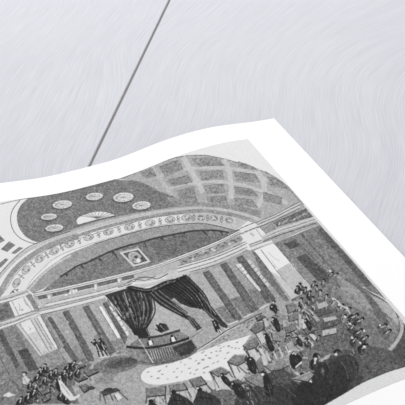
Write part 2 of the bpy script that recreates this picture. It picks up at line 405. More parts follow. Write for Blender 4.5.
# ---------- left pier
poly(128,(-5,302),(9,300),(15,318),(20,334),(30,352),(45,382),(40,405),(-5,405))
poly(198,(-4,300),(27,290.5),(30,295),(27.5,297),(-4,307)); 
for d in (1,4.5,6.5): line(110,.6,(-4,301.5+d),(12,297.2+d),(28,291.5+d*.8))
line(232,1.4,(-4,304.5),(12,300.3),(28,295))
poly(108,(-3,311.5),(6.5,308),(11,319.7),(-3,323.5))
poly(232,(8.3,303.3),(26,297),(36,311),(15,317.5))
line(120,.6,(8.3,303.3),(15,318)); line(130,.6,(12,302),(19,317)); line(110,.8,(26,297),(37,313)); line(150,.6,(23,298),(32,312))
curve(160,.6,(18,304),(20,308),(19,312)); curve(150,.7,(24,301),(26,305),(30,308)); ell(180,22,311,1.5,1)
poly(140,(26,296.5),(31,294.5),(40,312),(36,314))
poly(196,(-4,323.5),(14.5,317.8),(36,310.4),(41,316),(16,326),(-4,333))
for d in (0,2.2,4.2,7.8): line(110,.6,(-4,324.5+d),(14.7,318.2+d),(37,311+d*.6))
line(230,1.2,(-4,330.5),(15,324.2),(38,315.4)); line(226,.9,(-4,326),(15,320.2),(37,313))
poly(210,(15.5,326.5),(40,316.5),(58,349.7),(39.8,357.5))
poly(232,(21,324.5),(31,320.5),(36,332),(26,336)); poly(230,(37,318.5),(40.5,317),(57,349),(54.5,351))
for a,b_ in [((19.5,325),(42,356)),((30.5,320.5),(49,352.5)),((34,319.5),(52.5,351)),((40.5,316.6),(58.5,349.7)),((36.5,318.5),(55,350))]: line(112,.7,a,b_)
line(110,.8,(15.3,326),(40,358)); 
for k in range(16):
    t,u=R.random(),R.random(); P_=lerp(lerp((20,326),(38,319),u),lerp((41,356),(56,350),u),t); curve(R.choice([170,185,238]),.7,P_,(P_[0]+1.5,P_[1]+2),(P_[0]+1,P_[1]+4))
poly(150,(39.8,357.5),(58,349.7),(67,364),(46,378)); line(120,.6,(58.5,350),(66,364)); 
poly(160,(41,316),(45,315),(64,347),(60,351)); line(110,.6,(43,316.5),(61,349)); line(105,.6,(41,316.5),(59.5,350))
poly(142,(0,331),(9,329),(34,369),(26,374),(10,352)); poly(150,(14.5,326.5),(16,327),(40,358),(46,372),(38,368))
poly(92,(-2,332),(3,331),(7,341),(20,367),(16,370),(1,343))
poly(88,(17.3,352),(26.8,349.3),(39,370.5),(29,373)); poly(72,(17.3,352),(26.8,349.3),(29,353),(19,356)); 
poly(138,(-4,347),(2,347),(16,371),(24,392),(-4,392)); line(85,.7,(-1,357),(10,377),(22.5,395)); line(90,.6,(-3,390.5),(10.4,381)); line(140,.8,(2,360),(13,381))
line(110,.7,(4,345),(25,391)); poly(112,(10,381),(13,380),(24,392),(20,396)); poly(130,(-4,391),(11,381.5),(22,397),(10,410),(-4,410))
# ---------- upper left wall bits (spandrel windows)
for c in [[(-3,236),(0,236.5),(5,241.5),(0,244),(-3,244)],[(1,250.5),(9.5,242.5),(15.5,246),(7,253)],[(11.5,254.5),(19.5,248),(23.5,249),(15,255)],[(-2,265.5),(6,259.5),(8.5,260.5),(1,268.5),(-2,269)]]:
    poly(128,*c); line(105,.6,c[0],c[1])
# ---------- right pier
poly(232,(240,236.3),(261.5,227),(270.5,238.5),(249,246.5)); line(120,.6,(241,235.5),(262,226.6)); line(130,.5,(256,230),(264,241)); ell(195,252,235.5,3,1.3,40)
line(110,.8,(240,229.6),(254.7,223.6)); line(226,1.4,(238,233),(257,225.5)); line(110,.6,(240,234.8),(258,227.5))
poly(140,(259,228),(266,226),(274,237),(270,239.5)); 
poly(158,(254,224),(262,221),(275,236),(270.5,238.5),(261.5,227))
poly(205,(248.6,246.4),(271,238.4),(274,244),(252.5,252))
line(100,.7,(249,246),(271.5,238)); line(120,.6,(250,248),(272.5,240.2)); line(232,1.4,(251.2,249.6),(273,241.8)); line(100,.7,(252.6,251.8),(274.3,244))
# wall right of middle bays
poly(168,(187,275.5),(221.5,264),(247,250.5),(253,252),(292,300),(280,312),(250,322),(226,330),(206,300))
poly(122,(251,250),(255,254),(292,300),(286,304),(262,276))
poly(240,(253.8,252),(260,249.4),(282,279),(292,291),(302,303),(294,307),(274,278)); poly(240,(260,249),(273,244.4),(290,264),(287,276),(276,272))
poly(196,(276,272),(289,264),(297,271.5),(312,290),(304,304),(292,292)); poly(206,(268,271),(282,279),(302,303),(294,307))
line(110,.7,(254,252),(292,302)); line(140,.7,(260.5,250.5),(282,279),(286,283)); line(100,.9,(273.5,243.5),(297,271),(313,290)); curve(205,.8,(268,253),(274,259),(280,262)); curve(210,.7,(272,262),(276,268),(283,272))
# dark pilaster strips
def strip(c,g=106,e=78): poly(g,*c); line(e,.8,c[0],c[3])
poly(180,(189,277),(203,273),(228,306),(215,311)); poly(134,(215.4,310),(226,305.5),(237,321),(227.5,325.4))
poly(180,(210,271),(221,267.5),(241,297.5),(230,300)); poly(134,(230,300),(241,296.5),(252,313),(244,318))
poly(134,(247,291),(257,288),(268,303),(259,309)); 
strip([(203,274.5),(209.6,272.4),(243,320),(236.5,323)])
strip([(220.6,266.5),(227,264.4),(259.5,310),(252,314.5)]); strip([(236.5,259.5),(243,257),(276,300),(268,305)],100)
line(88,1.2,(203,274),(209.6,272)); line(88,1.2,(220.5,266),(227,264)); line(88,1.2,(237,259),(243,256.6))
for a,b_ in [((206,274),(239,321)),((224,266),(255.5,312)),((240,258),(272,303))]: line(122,.8,a,b_)
for a,b_ in [((227.5,326),(238,321.8)),((244,318.5),(253,314.5)),((259.5,310.3),(268.5,305))]: line(214,1.4,a,b_)
poly(236,(235.6,266.3),(240.4,264.4),(250,277.5),(247,280.5)); poly(222,(247,280.5),(250,277.5),(261,291),(259.5,293)) 
for t in (.25,.5,.75): line(130,.7,lerp((235.6,266.3),(247,280.5),t),lerp((240.4,264.4),(250,277.5),t))
line(100,.7,(235.4,266.5),(259.3,293.4)); line(150,.6,(238,266),(248,280))
poly(214,(247,262.2),(250,260.8),(269.6,286),(267.5,288.4)); line(95,.7,(246.8,262.5),(267.3,288.8))
for k in range(6): line(140,.8,lerp((247,262.2),(267.5,288.4),.15+k*.14),lerp((250,260.8),(269.6,286),.15+k*.14))
# ---------- right entablature
poly(170,(256,223),(275,215.5),(303,205),(322,225),(300,233),(274,244.5),(268,236))
for d,g,w in ((0,110,.7),(1.2,216,1),(2.4,110,.6),(4,205,1.6),(5.6,100,.7)): line(g,w,(257,223.4+d),(274.6,216+d),(300,202.6+d*1.2))
poly(112,(272.5,223.8),(306,209.3),(314,217.6),(277.5,228)); 
for k in range(22):
    t=k/21; u=.25+.5*R.random(); P_=lerp(lerp((275,224),(306,211),t),lerp((279,227),(313,217),t),u); ell(R.choice([200,170,180,125]),P_[0],P_[1],1.2,.9,-30,6)
poly(150,(262,229),(271,224.5),(277,229),(268,235.5))
for d,g,w in ((0,205,2.2),(1.9,120,.5),(3,212,1.4),(4.4,170,1.4),(5.8,85,.8)): line(g,w,(263,237.5+d*.9),(277,231.2+d),(296,225+d),(316,218.4+d))
# ---------- right wall
poly(130,(274,244.5),(296,235.5),(321,225.5),(340,246),(378,290),(401,320),(401,405),(300,405),(300,340),(318,292))
poly(140,(281,248),(290,244),(318,282),(312,290)); 
poly(84,(283.5,244.9),(294,241.2),(300,246.8),(290.5,250.4)); poly(88,(296,259),(306,255.3),(327,274),(330,285),(318,282)); line(70,.7,(296,259),(306,255.3))
line(88,.6,(294,240),(322,268),(350,300)); line(140,1,(299,238),(330,268),(356,300)); 
for k in range(9):
    t=k/8; p0=lerp((300,234),(322,227),t); line(R.choice([104,136,112,128]),1.6,p0,(p0[0]+26+8*t,p0[1]+29+4*t),(p0[0]+52+10*t,p0[1]+60+6*t))
poly(96,(318,232),(321,228),(352,262),(372,286),(366,288),(345,264)); 
poly(146,(336,275),(344,278),(352,285),(356,292),(366,300),(376,313),(398,325),(396,340),(370,330),(345,305))
poly(108,(343,279),(356,284),(372,298),(390,325),(384,328),(362,302))
poly(178,(371,297),(388,303),(400,317),(398,326),(384,313)); poly(150,(345,281),(356,290),(366,300),(354,300)); 
curve(214,1.1,(363,288),(370,293),(379,297),(387,302.5),(393,307.5)); curve(80,.8,(364,289.5),(378,298.5),(387,304))
line(85,.7,(385,290),(392,303),(401,316))
poly(98,(372,285),(378,291),(402,321),(402,330),(392,306),(382,298))
poly(88,(399,330),(402,322),(420,345),(420,380),(388,372),(396,350))
# ---------- crowd & bench area on the right (floor tone)
poly(122,(292,300),(312,290),(340,300),(372,318),(396,335),(396,350),(388,375),(340,400),(300,414),(240,414),(262,360),(270,330))
poly(106,(298,316),(312,300),(330,301),(346,314),(356,330),(366,352),(340,356),(306,350))
curve(186,3.4,(400,318.5),(402,328),(400,337),(395,345),(388,352.5)); curve(120,.6,(398.3,320),(400,328),(398,336),(393,344)); 
line(150,3,(387,351),(397,364)); poly(80,(401,346),(410,350),(410,372),(399,362),(392,352))
# ---------- main floor
flo=[(30,410),(24,395),(45,378),(70,366),(95,362),(117,356.5),(132,351),(140,357),(160,364),(190,357),(202,350),(226.7,331.5),(250,320),(276,303),(300,302),(285,340),(270,370),(250,410)]
poly(170,*flo)
ell(128,116,366,24,8.5,-10,18); ell(96,122,364,18,5,-10,16); ell(80,126,362.5,11,2.8,-10,12)
ell(146,108,380,14,5,-10,14); ell(172,128,377,16,4.5,-15,14); ell(178,140,388,20,5,-5,14)
poly(176,(206,350),(222,338),(250,321),(272,311),(280,318),(250,335),(224,343),(208,350))
for k in range(40):
    t=R.random(); p0=lerp((212,345),(262,318),t); ell(R.choice([130,140,120,195]),p0[0]+R.uniform(-3,3),p0[1]+R.uniform(-4,4),R.uniform(1,2.4),.7,R.randint(-60,30),6)
line(84,1.1,(196,351.5),(212,341.5),(226.7,331.5),(250,319.5),(262,314))
line(216,.9,(196,353),(212,343),(226.7,333),(240,325.7))
# white patterned carpet
wh=cr((140.5,377),(143.5,371.5),(152,367.5),(172,363.7),(187,358.3),(199,352.5),(207,350),(223,343.8),(240,339),(252,335),n=4)+[(249.5,337.5),(243,347),(247,354),(236,356),(228,363),(231,372),(221,367.5),(209,372.5),(212,382),(203,381)]+cr((200,378),(188,381),(169,384.5),(157.4,386),(147,384.5),(141.5,381),n=4)
poly(200,(243,346),(252,350),(262,358),(250,372),(236,384),(224,398),(208,392),(200,381),(212,370))
poly(236,*wh); line(170,.6,*wh[:36])
mk=crop(150,345,D,(113,152),(183,167),(160,190),(110,152),(235,140),(265,165),(315,175),(325,135),(270,100),(310,115),(350,62),(355,105),(365,165),(385,155),(82,205),(65,183),(180,225),(10,222),(215,188),(120,238),(55,232),(330,130),(395,95),(208,125),(400,190),(300,205),(365,195),(272,198))+crop(200,345,D,(22,55),(68,98),(115,80),(120,120),(168,100),(35,160),(55,155),(160,18),(190,60),(140,30),(195,18),(75,20),(20,110),(90,130),(10,25),(240,30),(215,25),(110,50))+crop(100,345,D,(325,190),(345,220),(390,232),(395,185))+crop(180,290,A,(225,330),(280,330),(275,370),(232,360),(330,310),(180,370),(340,345),(150,385),(320,380))
for x,y in mk:
    ell(R.choice([158,168,146]),x,y,R.uniform(1.2,2.1),.6,-20+R.randint(-15,15),6)
# ---------- stage
poly(176,(130,331),(151,318),(149,292),(172,285),(187,300),(206,312),(216,322),(226,331),(198,350),(190,357),(165,364),(139,362),(130,352),(124,349))
poly(184,(150,300),(160,307),(178,316),(186,330),(180,336),(155,336)); 
poly(150,(120,352),(139,345),(146,352),(155,365),(139,362),(128,356))
poly(136,(139,339),(160,338),(179,332),(192,339),(170,345),(146,349),(128,347))
curve(58,2.2,(139,338.8),(155,338),(168,335),(180,331.2)); 
poly(112,(128,350),(146,351),(170,347.5),(188,342),(192,352),(177,361),(155,365),(139,362))
poly(140,(126,350),(140,351),(152,365),(139,362.5)); 
for k in range(17):
    t=k/16; x=150+t*38; y0=351.3-8.3*t**1.6; line(186-int(70*t),1.1,(x,y0),(x+3.2,y0+9.5-2*t))
    line(70,.8,(x+1.3,y0),(x+4.5,y0+9.3-2*t))
poly(60,(172,349),(188,342),(191,340.5),(196.5,349),(190,355),(181,358)); poly(82,(176,351),(186,346),(188,350),(179,355))
poly(125,(139,362),(155,365),(177,361),(190,355.5),(196,350),(197,352.5),(189,358.5),(172,364),(155,367.3),(138,365))
curve(88,1,(139,362),(155,364.8),(177,361),(190,355),(197,350))
curve(46,2.6,(126,347.8),(146,349.3),(168.4,345.6),(189,339.4))
line(226,.8,(139,340),(146,352),(153,364))
poly(175,(191,339),(203,330.6),(217,334),(197.5,349.5)); line(120,.7,(191,339),(203,330.6)); line(130,.6,(191,339),(197.3,349.5)); 
# seated speaker & clerks
poly(44,(155.4,326),(160,324),(166,325),(169,331),(164,333),(159.5,333.5)); ell(205,157.8,325,1.1,1); line(150,.7,(160,326.5),(165,331.5)); line(30,1,(155,330),(162,334)); poly(60,(163,326),(166,325),(169.5,331),(166,332))
for x,y in ((140.7,335.5),(150,343.6),(172.7,340.2)):
    ell(238,x,y,1.9,2.9,-20); ell(40,x-.9,y-3,1.5,1.1); poly(50,(x-3.4,y+1),(x-1.8,y-2.5),(x-.8,y+3),(x-2,y+4)); line(238,1.1,(x,y),(x+2.6,y+1.8)) ; ell(60,x+2.8,y-.5,.9,2,-25)
# ---------- curtains
cL=[(104.5,296)]+cr((104.5,296),(116,292.5),(129.5,289),(140,288.5),(149,291))+cr((149,291),(152,300),(152.6,310),(150.5,322),(147,329.5),(141,333),(136,334.4),(131.5,331),(125,322.5),(117,310),(109.5,302))
poly(56,*cL)
for i in range(9):
    t=i/8; x0,y0=107+t*41,297-8*math.sin(t*1.8); x1,y1=131+t*14,330+1.5*math.sin(t*3)
    mx,my=(x0*.45+x1*.55)+(t-.35)*10,(y0+y1)/2+1
    curve(R.choice([84,110,125,95]),.9,(x0,y0+3),(mx,my),(x1,y1-2),n=5); curve(34,1.2,(x0+2.2,y0+2),(mx+2.2,my+1),(x1+.8,y1),n=5)
curve(176,.9,(124,293),(128,305),(134,318)); curve(168,.9,(107,299),(113,306),(118,313)); curve(160,.8,(140,292),(144,306),(143,320))
for k in range(26):
    t,u=R.random(),R.random(); x=112+34*t; y=300+24*u; 
    if x<149 and y<300+(x-106)*1.0+6: ell(R.choice([30,150,140]),x,y,.7,1.8,-20,6)
poly(40,(131,330),(137,328.5),(147,329),(150,337),(142,338.5),(134,336)); line(140,.7,(146,330),(149,336))
for k in range(60):
    t,u=R.random(),R.random(); P_=lerp(lerp((110,297),(149,293),t),lerp((130,328),(148,326),t),u)
    line(R.choice([34,96,44,120]),.8,P_,(P_[0]+1.2,P_[1]+3))
# valance + right curtain
poly(50,*cr((126,288.5),(131,286.8),(146,289.5),(155,286.5),(165,282),(175,279.5),(186,275.5)),(190,279),(200,291),(211,307),(222,321),(228,327),(224,329),(216,323),(213,321),(208.5,316.5),(203,310.5),(190,308.5),(180,304.5),(174,299),(170,302),(181,310.5),(187,315.5),(192,318.6),(197,323.5),(202,329),(197,332),(193,328),(188.6,321.5),(180,317),(172,313),(160,306.5),(153,300.5),(148.5,296),(140,293),(128,292.5))
for a,b_,c,d in [((152,290),(160,298),(172,306),(188,317)),((155,288),(164,296),(176,304),(188,313)),((150,293),(158,301),(168,308),(182,316))]:
    curve(120,1,a,b_,c,d); curve(26,.9,*(par([a,b_,c,d],1.6)))
for i in range(8):
    t=i/7; a=(160+t*26,286-9*t); c=(190+t*22,305+t*10); m=((a[0]+c[0])/2+1+3*t,(a[1]+c[1])/2-1)
    curve(R.choice([84,96,112,122]),.8,a,m,c,n=5); curve(24,1.2,(a[0]+1.6,a[1]+.8),(m[0]+1.8,m[1]+.8),(c[0]+1,c[1]+1),n=5)
curve(30,1.5,(128,289.5),(146,293),(160,290),(174,284),(186,277)); curve(110,.8,(132,288.8),(146,291.5),(158,288.4),(172,282))
for k in range(12): ell(R.choice([120,28]),150+3*k,292.5-1.4*k+R.uniform(-1.5,1.5),1.4,.6,-40,6)
poly(166,(176,301),(182,306),(190,310),(202,311.5),(210,319),(216,326),(206,329),(201,327.5),(196,322),(190,315),(180,308))
for a in [((190,318),(199,329.5)),((193,319),(201,328.5)),((188,318),(196,330.5))]: line(130,.7,*a)
line(140,.8,(206,312),(220,324)); line(110,.8,(203,309),(216,321)); line(150,.7,(199,294),(216,316))
# officer standing right of the curtain
poly(40,(211.5,322),(214.5,320.4),(217.5,323),(219.5,328),(222,333),(220,334),(217.5,330),(217.3,334),(215.5,333),(213.5,328)); ell(170,213,320.8,1,1); line(190,.7,(214,323),(216,327)); poly(56,(218,321),(222,323.5),(228,328),(226,329.5),(220,327))
line(225,1.2,(219,330.5),(222,334))
# ---------- figures helper
def fig(x,y,s=1.0,a=35,coat=44,shirt=200,head=True):
    if x>270 and y<350: coat=min(coat+16,150)
    behind = y>366 and x>140
    ca,sa=math.cos(math.radians(a)),math.sin(math.radians(a))
    nar=x>288 and y<350
    if nar: ca*=.8; sa*=1.0; s*=1.05
    T=lambda u,v:(x+s*(u*ca-v*sa),y+s*(u*sa+v*ca))
    poly(coat,*cr(T(-1.2,-3.4),T(1.8,-3.2),T(4,-1),T(5,2.6),T(3,4.6),T(-1.5,4.2),T(-3.6,2.2),T(-3.2,-1.4),closed=True,n=3))
    line(92,.7*s,T(2.2,-2),T(3.4,1),T(3,3.6)); line(24,.8*s,T(-1.8,-1.8),T(-2.2,1),T(-1,3.4))
    if not behind: poly(shirt,T(-1,-3),T(.4,-3),T(.3,.2),T(-.6,.4))
    line(110,.7*s,T(.8,1),T(4,2.2))
    if head:
        p=T(-.6,-5); ell(36,p[0]+.3,p[1]-.4,1.9*s,1.7*s)
        if not behind: ell(178 if nar else 204,p[0]-.4*s,p[1]+.5*s,(.8 if nar else 1.1)*s,(.7 if nar else 1)*s)
        else: ell(34,p[0],p[1]+.4,2*s,1.7*s); ell(150,p[0]-1.3*s,p[1]+1*s,.5*s,.7*s)
def desk(c,g=136,leg=True,front=None):
    c=[tuple(q) for q in c]
    poly(g,*c); line(58,.9,c[0],*( [c[-1]] if len(c)==4 else []),c[-2]); line(g+36,.5,*[lerp(c[0],c[1],t) for t in (0,1)])
    for k in range(3):
        t=.25+.25*k; line(g-22,.4,lerp(c[0],c[1],t),lerp(c[-1],c[-2],t))
# left standing pair
poly(46,(93.5,342.5),(95.5,341.5),(98,344),(101,350),(100,354),(97,351)); poly(40,(98,342),(101,341),(104,343),(106.5,349),(105,354),(101,351))
ell(38,94.6,341.2,1.4,1.2); ell(190,94.2,342.4,.8,.7); ell(38,99.8,340.8,1.5,1.3); ell(200,99.2,342,.9,.8)
for a in [((97.5,352),(99.5,358.5)),((101,352),(103.5,358)),((104.5,352),(107.5,356.8))]: line(46,1.3,*a)
for a in [((99.3,352),(101.8,358)),((103,352),(105.7,357.2)),((96.2,345),(99.5,352)),((101.5,344),(104.5,351))]: line(216,.8,*a)
line(215,1,(98.5,359),(108,357.4)); ell(40,94,345,1.3,2.4,-30); ell(45,92,343.5,1.2,1.2)
# ---------- left crowd
poly(118,(22,396),(34,380),(60,366),(84,360),(92,366),(84,376),(72,388),(80,405),(18,405))
for k in range(90):
    t,u=R.random(),R.random(); x=24+60*t; y=402-34*t+R.uniform(-7,9); 
    if y<404+5: ell(R.choice([46,60,80,150,178,70]),x,y,R.uniform(.9,2.6),R.uniform(.6,1.4),-35+R.randint(-25,60),7)
for c in [((84,373),(95,369),(99,373),(88,378)),((39,392),(49,388),(51,393),(42,397)),((41,399),(50,394.5),(51,400),(44,404)),((76,367),(86,363.5),(87,366.5),(78,370.5)),((75.5,380),(85,376.5),(88,379.5),(78,383.5)),((79,387),(86,384.5),(92,389),(84,394)),((23,384),(32,379.5),(35,382),(28,387))]:
    desk(c,118); line(38,1.6,c[3],c[2]); line(40,1,c[0],c[3])
poly(214,(4,395.5),(9,393),(12,395),(16,396),(9,398.5),(3,397.5)); poly(232,(6,395.8),(9,394),(11,395.6),(8,397.5))
for x,y,s,a,co in [(24.5,380,1,10,150),(41,374,.85,-5,44),(45.5,370.5,.85,0,42),(51,377,.85,10,40),(37,380,.9,20,50),(34.5,391,1,25,44),(28,400,1.1,20,44),(33,396,1,30,40),(56,375,.8,10,52),(67,370,.85,30,44),(72,367,.9,40,42),(64,376,.85,20,46),(70,377,.8,35,48),(77,375,.8,30,44),(61,383,1.1,0,40),(60.5,398,1,15,46),(66,401,1,10,42),(20,404,1,20,46),(45,383,.8,15,42),(30,388,.8,15,50)]:
    fig(x,y,s,a,co)
poly(226,(57.5,380.5),(62,382.5),(66,388),(72,395),(76,401),(70,402),(64,396),(59,389)); line(150,.7,(61,385),(70,397)); line(120,.6,(64,384),(73,396)); poly(36,(55,380),(57.5,380),(60,388),(61,396),(57,391))
ell(216,24,375.5,1.4,1.5); poly(212,(22,379),(26,377.5),(30,381),(27,386),(23,385)); line(120,.7,(24,380),(27,385)); ell(60,24,373.6,2.4,.9)
poly(222,(72,398.5),(80,395.5),(79,398.5),(73,401)); 
# table lower left centre
poly(76,(99,393),(116,388.8),(121,391.5),(104,397.5)); ell(60,108,391,5,2,-12); 
for a in [((103,396),(106,405)),((110,395),(113,402)),((117,391),(128,401)),((100,395),(100,402))]: line(70,1,*a)
poly(222,(114,396),(118,394),(122,399),(117,402)); line(60,.8,(114,396),(118,403)); poly(66,(87,388),(92,387),(96,389),(93,391),(88,391))
# ---------- lower centre desks
def dk(c,g=132,legs=()):
    desk(c,g)
    for a in legs: line(78,1,*a)
poly(188,(146,398),(166,396),(172,393),(188,391),(196,388),(207,385),(215,392),(225,396),(230,412),(146,412))
for k in range(20): line(R.choice([120,150,205,214,96]),1.1,*(lambda x:[(x,392+R.uniform(-3,3)),(x+5,404)])(150+4.6*k))
dk([(146,389.6),(164.8,387.2),(165.8,396),(146,398)],128,[((147,398),(145.5,405)),((165.5,396),(167.5,405))]); dk([(168.5,385.9),(183.3,383.9),(188,391),(172,393.2)],134,[((172,393),(174,405)),((187,391.5),(194,400))])
dk([(188.8,380.7),(200.4,377.3),(207,385),(196,388.2)],132,[((196,388),(203,397)),((206,385.5),(213,392)),((189,381),(193,388))]); dk([(209,372.6),(220,368),(230,373),(227,376),(218,377.5)],134,[((210,373.5),(219,388)),((229,374),(233,379)),((214,377),(214.5,381))])
poly(206,(212,386),(219,380),(222,392),(214,396)); poly(208,(232,370),(238,366),(245,376),(240,382),(232,377)); poly(200,(246,353),(254,349),(262,357),(254,363))
dk([(227,363.2),(234,356),(247.4,357.2),(245.5,363),(236.5,366.8),(228,365.4)],130,[((229,365.5),(235,379)),((245,361),(252,369)),((237,366.5),(247,375))])
dk([(242.6,347.2),(250.4,340.3),(257.3,338.4),(258.2,343.6),(250,350.8),(244,351)],128,[((243.5,350),(250,359)),((251,350.5),(262,362))]); dk([(250.4,331.7),(254,325.6),(262.5,323),(263.3,329),(256.4,335.2)],116,[((256,335),(262,340)),((263,328),(269,335))])
dk([(255.5,319.6),(264,316),(266,319.4),(257,323)],104)
# ---------- right crowd ground clutter
poly(150,(262,322),(280,312),(290,322),(288,340),(300,352),(284,366),(262,356),(256,342))
for k in range(300):
    t,u=R.random(),R.random(); P_=lerp(lerp((258,320),(318,300),t),lerp((240,398),(300,372),t),u)
    line(R.choice([70,92,186,205,160,120,60]),R.uniform(.7,1.6),P_,(P_[0]+R.uniform(2,6),P_[1]+R.uniform(1,6)))
for c,g in [([(284,333),(286.7,326.5),(296,323.7),(296.3,329),(289,334.6)],112),([(286,306.4),(293.6,304),(297,306.4),(296,311.6),(289,313.3)],132),([(288.4,316.8),(298,313.3),(298,319.4),(289,322)],124),([(273,337),(281,333),(290,336),(281,341)],138),([(282,342),(290,338),(297,345),(289,350)],120),
 ([(254,381),(258,371),(262,367),(266,378),(262,385)],112),([(276,362),(292,355),(290,367),(276,371),(266,369)],148),([(262,372),(284,371),(296,378),(288,390),(270,386)],84),([(293,381),(309,374),(320,378),(314,382)],150),([(243,383),(256,375),(262,381),(256,390),(244,387)],128),([(225,384),(238,380),(244,384),(232,391)],100),([(262,346),(270,342),(280,350),(272,356)],140),([(319,355),(331,353.5),(328,361),(322,362)],110)]:
    desk(c,g); line(44,1.2,c[-1],c[-2])
for c,g in [([(316.7,305.8),(325.6,302.6),(328.5,307),(319,311)],184),([(322.6,319.2),(335,317.4),(337.6,320.6),(325,323.6)],192),([(322,332),(336,329),(336.4,334.6),(322.6,337.6)],190),([(314,311.5),(327,308),(333,313),(318,318)],92),([(319,325),(334,321.5),(338,326),(321,331)],92),([(305,325),(313,321),(317,326),(309,330)],104)]:
    poly(g,*c); line(60,.9,c[3],c[2])
for x,y in [(300,322),(303,330),(297,338),(306,343),(312,318),(309,336)]:
    poly(R.choice([196,176,210]),(x,y),(x+3,y-2),(x+8,y+3),(x+5,y+6)); line(54,1,(x,y+.5),(x+5,y+6.5))
# figures right
for x,y,s,a,co in [(273,308,.95,15,40),(276.5,325,1.15,10,36),(265,343,1.1,5,34),(268,349,1,15,40),(297,292,.9,10,40),(301,289,.9,-10,44),(305,293,.85,10,60),(309,297,.9,15,46),(313,287,.85,20,90),(317,291,.85,-5,100),(320,296,.9,10,150),(326,300,.85,15,130),(323,285,.8,15,96),(330,277,.75,40,90),(334,277,.7,60,110),
  (301,304,.9,10,90),(305,309,.9,15,150),(299,312,.9,10,120),(309,305,.8,0,80),(313,302,.8,0,100),(333,305,.8,40,140),(340,309,.8,45,150),(346,312,.85,55,110),(352,319,1.1,60,56),(358,323,1,60,66),(344,320,.8,20,130),(351,330,1,35,56),(357,335,1.1,50,54),(363,341,1,50,60),(353,343,1,40,46),(362,350,1.1,60,50),(348,326,.8,10,60),(381,329,1,60,84),(386,335,1,50,88),(338,312,.7,10,90),
  (307,322,1,5,50),(311,331,1.05,5,44),(307,345,1,-5,40),(303,337,.9,0,60),(318,341,.8,20,80),
  (252,352,1.1,10,38),(255,363,1,10,44),(250,369,1,0,42),(286,345,1,20,40),(281,331,.9,0,44),
  (262,379,1.2,15,36),(272,376,1.1,40,44),(291,358,1.3,10,34),(315,365,1.6,10,60),(336,361,1.6,15,50),(310,382,1.3,30,36),(300,366,1.1,0,44)]:
    if 238<x<306 and 314<y<402: continue
    fig(x,y,s,a,co)
# shaded ring of desks at bottom and dark foreground
poly(112,(204,397),(215,390),(230,391),(240,397),(236,414),(204,414)); poly(66,(236,398),(252,388),(270,386),(292,392),(300,414),(232,414))
poly(84,(318,384),(321,366),(330,357),(343,351),(356,352),(364,362),(366,380),(352,394),(336,402),(318,400))
poly(62,*cr((290,384),(300,379.5),(312,380.5),(322,378),(330,372),(342,374),(353,384),(356,394),(342,402),(326,408),(276,416),(274,396),closed=True,n=3))
poly(46,*cr((296,387),(306,383),(318,383),(328,379),(340,381),(348,389),(340,399),(326,406),(300,414),(290,396),closed=True,n=3))
poly(62,*cr((324,380),(327,367),(333,361),(343,356),(353,358),(359,367),(358,379),(350,386),(336,388),closed=True,n=3))
poly(50,*cr((311,383),(314,373),(318,366),(324,363),(328,368),(330,380),(322,386),closed=True,n=3))
poly(50,*cr((334,372),(340,366),(347,372),(350,384),(342,392),(332,388),closed=True,n=3))
poly(100,(322,368),(324.5,372),(323.5,378),(320.5,374)); curve(88,1,(341,363),(346,371),(348,380)); curve(84,1,(351,360),(356,370),(356,382))
poly(94,(358,372),(366,346),(392,352),(402,366),(404,368),(386,374),(370,381),(356,390)); 
poly(74,(352,388),(358,376),(364,378),(358,392))
for x,y in [(309.5,380.3),(335.5,355),(315,359.5),(263,375.3),(292,352.5),(364,347.5),(302,377)]:
    ell(34,x-.2,y-1.6,2.4,1.8); ell(226,x+.4,y+.6,1.6,1.3); 
poly(236,(295,367),(301.5,362.5),(302,364),(296,369.5)); line(232,1.4,(307,381),(312,383.5))
for x,y in [(345,318),(350,325),(364,332),(352,339),(364,348),(380,326.5),(339,306),(333,300),(330,272),(347,309),(360,344)]: ell(222,x,y,1.5,.9,40)
for k in range(40): 
    x,y=R.uniform(262,350),R.uniform(384,402); 
    if y<404-(x-330)*.8: line(R.choice([58,66,24]),.6,(x,y),(x+R.uniform(-3,3),y+4))
# ---------- pale strips along the right and the bottom of the picture
poly(226,(303,205.5),(309,208.5),(324,225),(350,254.3),(382,291.5),(405,318.3),(420,336),(417,338),(401.5,320.5),(378.5,292),(346.5,255),(320,226))
poly(228,*[(320,409),(333,401.5),(345,394.6),(358,386.6),(370,380.6),(386,374),(405,368.2),(430,362),(430,400),(300,430)])
line(60,.7,(320,408.5),(333,401),(345,394.2),(358,386.2),(370,380.2),(386,373.6),(405,367.8),(430,361.6))

poly(156,(341,281),(350,284),(360,292),(368,303),(374,312),(366,309),(352,296),(343,290))
# engraver's cross strokes over the crowd
for k in range(150):
    t,u=R.random(),R.random(); P_=lerp(lerp((262,318),(340,300),t),lerp((240,402),(372,372),t),u)
    x,y=P_
    if y>404-(x-330)*.6 and x>330: continue
    d=u>.72
    line(R.choice([50,70,64,92] if d else [72,96,190,168,150,120,205]),R.uniform(.45,.9),P_,(x+R.uniform(-1.5,3.5),y+R.uniform(1.5,4.5)))
for k in range(90):
    x,y=R.uniform(146,262),R.uniform(392,404)
    line(R.choice([60,80,110,140,170]),.7,(x,y),(x+R.uniform(-1,3),y+R.uniform(2,4)))
for k in range(60):
    t,u=R.random(),R.random(); x,y=lerp(lerp((24,385),(86,362),t),lerp((24,403),(92,385),t),u)
    line(R.choice([50,70,200,170,130]),.6,(x,y),(x+R.uniform(0,3),y+R.uniform(1,4)))
for c in [((318,362),(331,354),(329,359),(321,363)),((286,318),(297,314.5),(298,317),(288,321)),((276,363.5),(291,357),(291,360),(278,366)),((293,381.5),(308,375),(312,378),(299,383.5)),((264,367),(275,371),(268,374.5),(262,371))]: poly(176,*c)
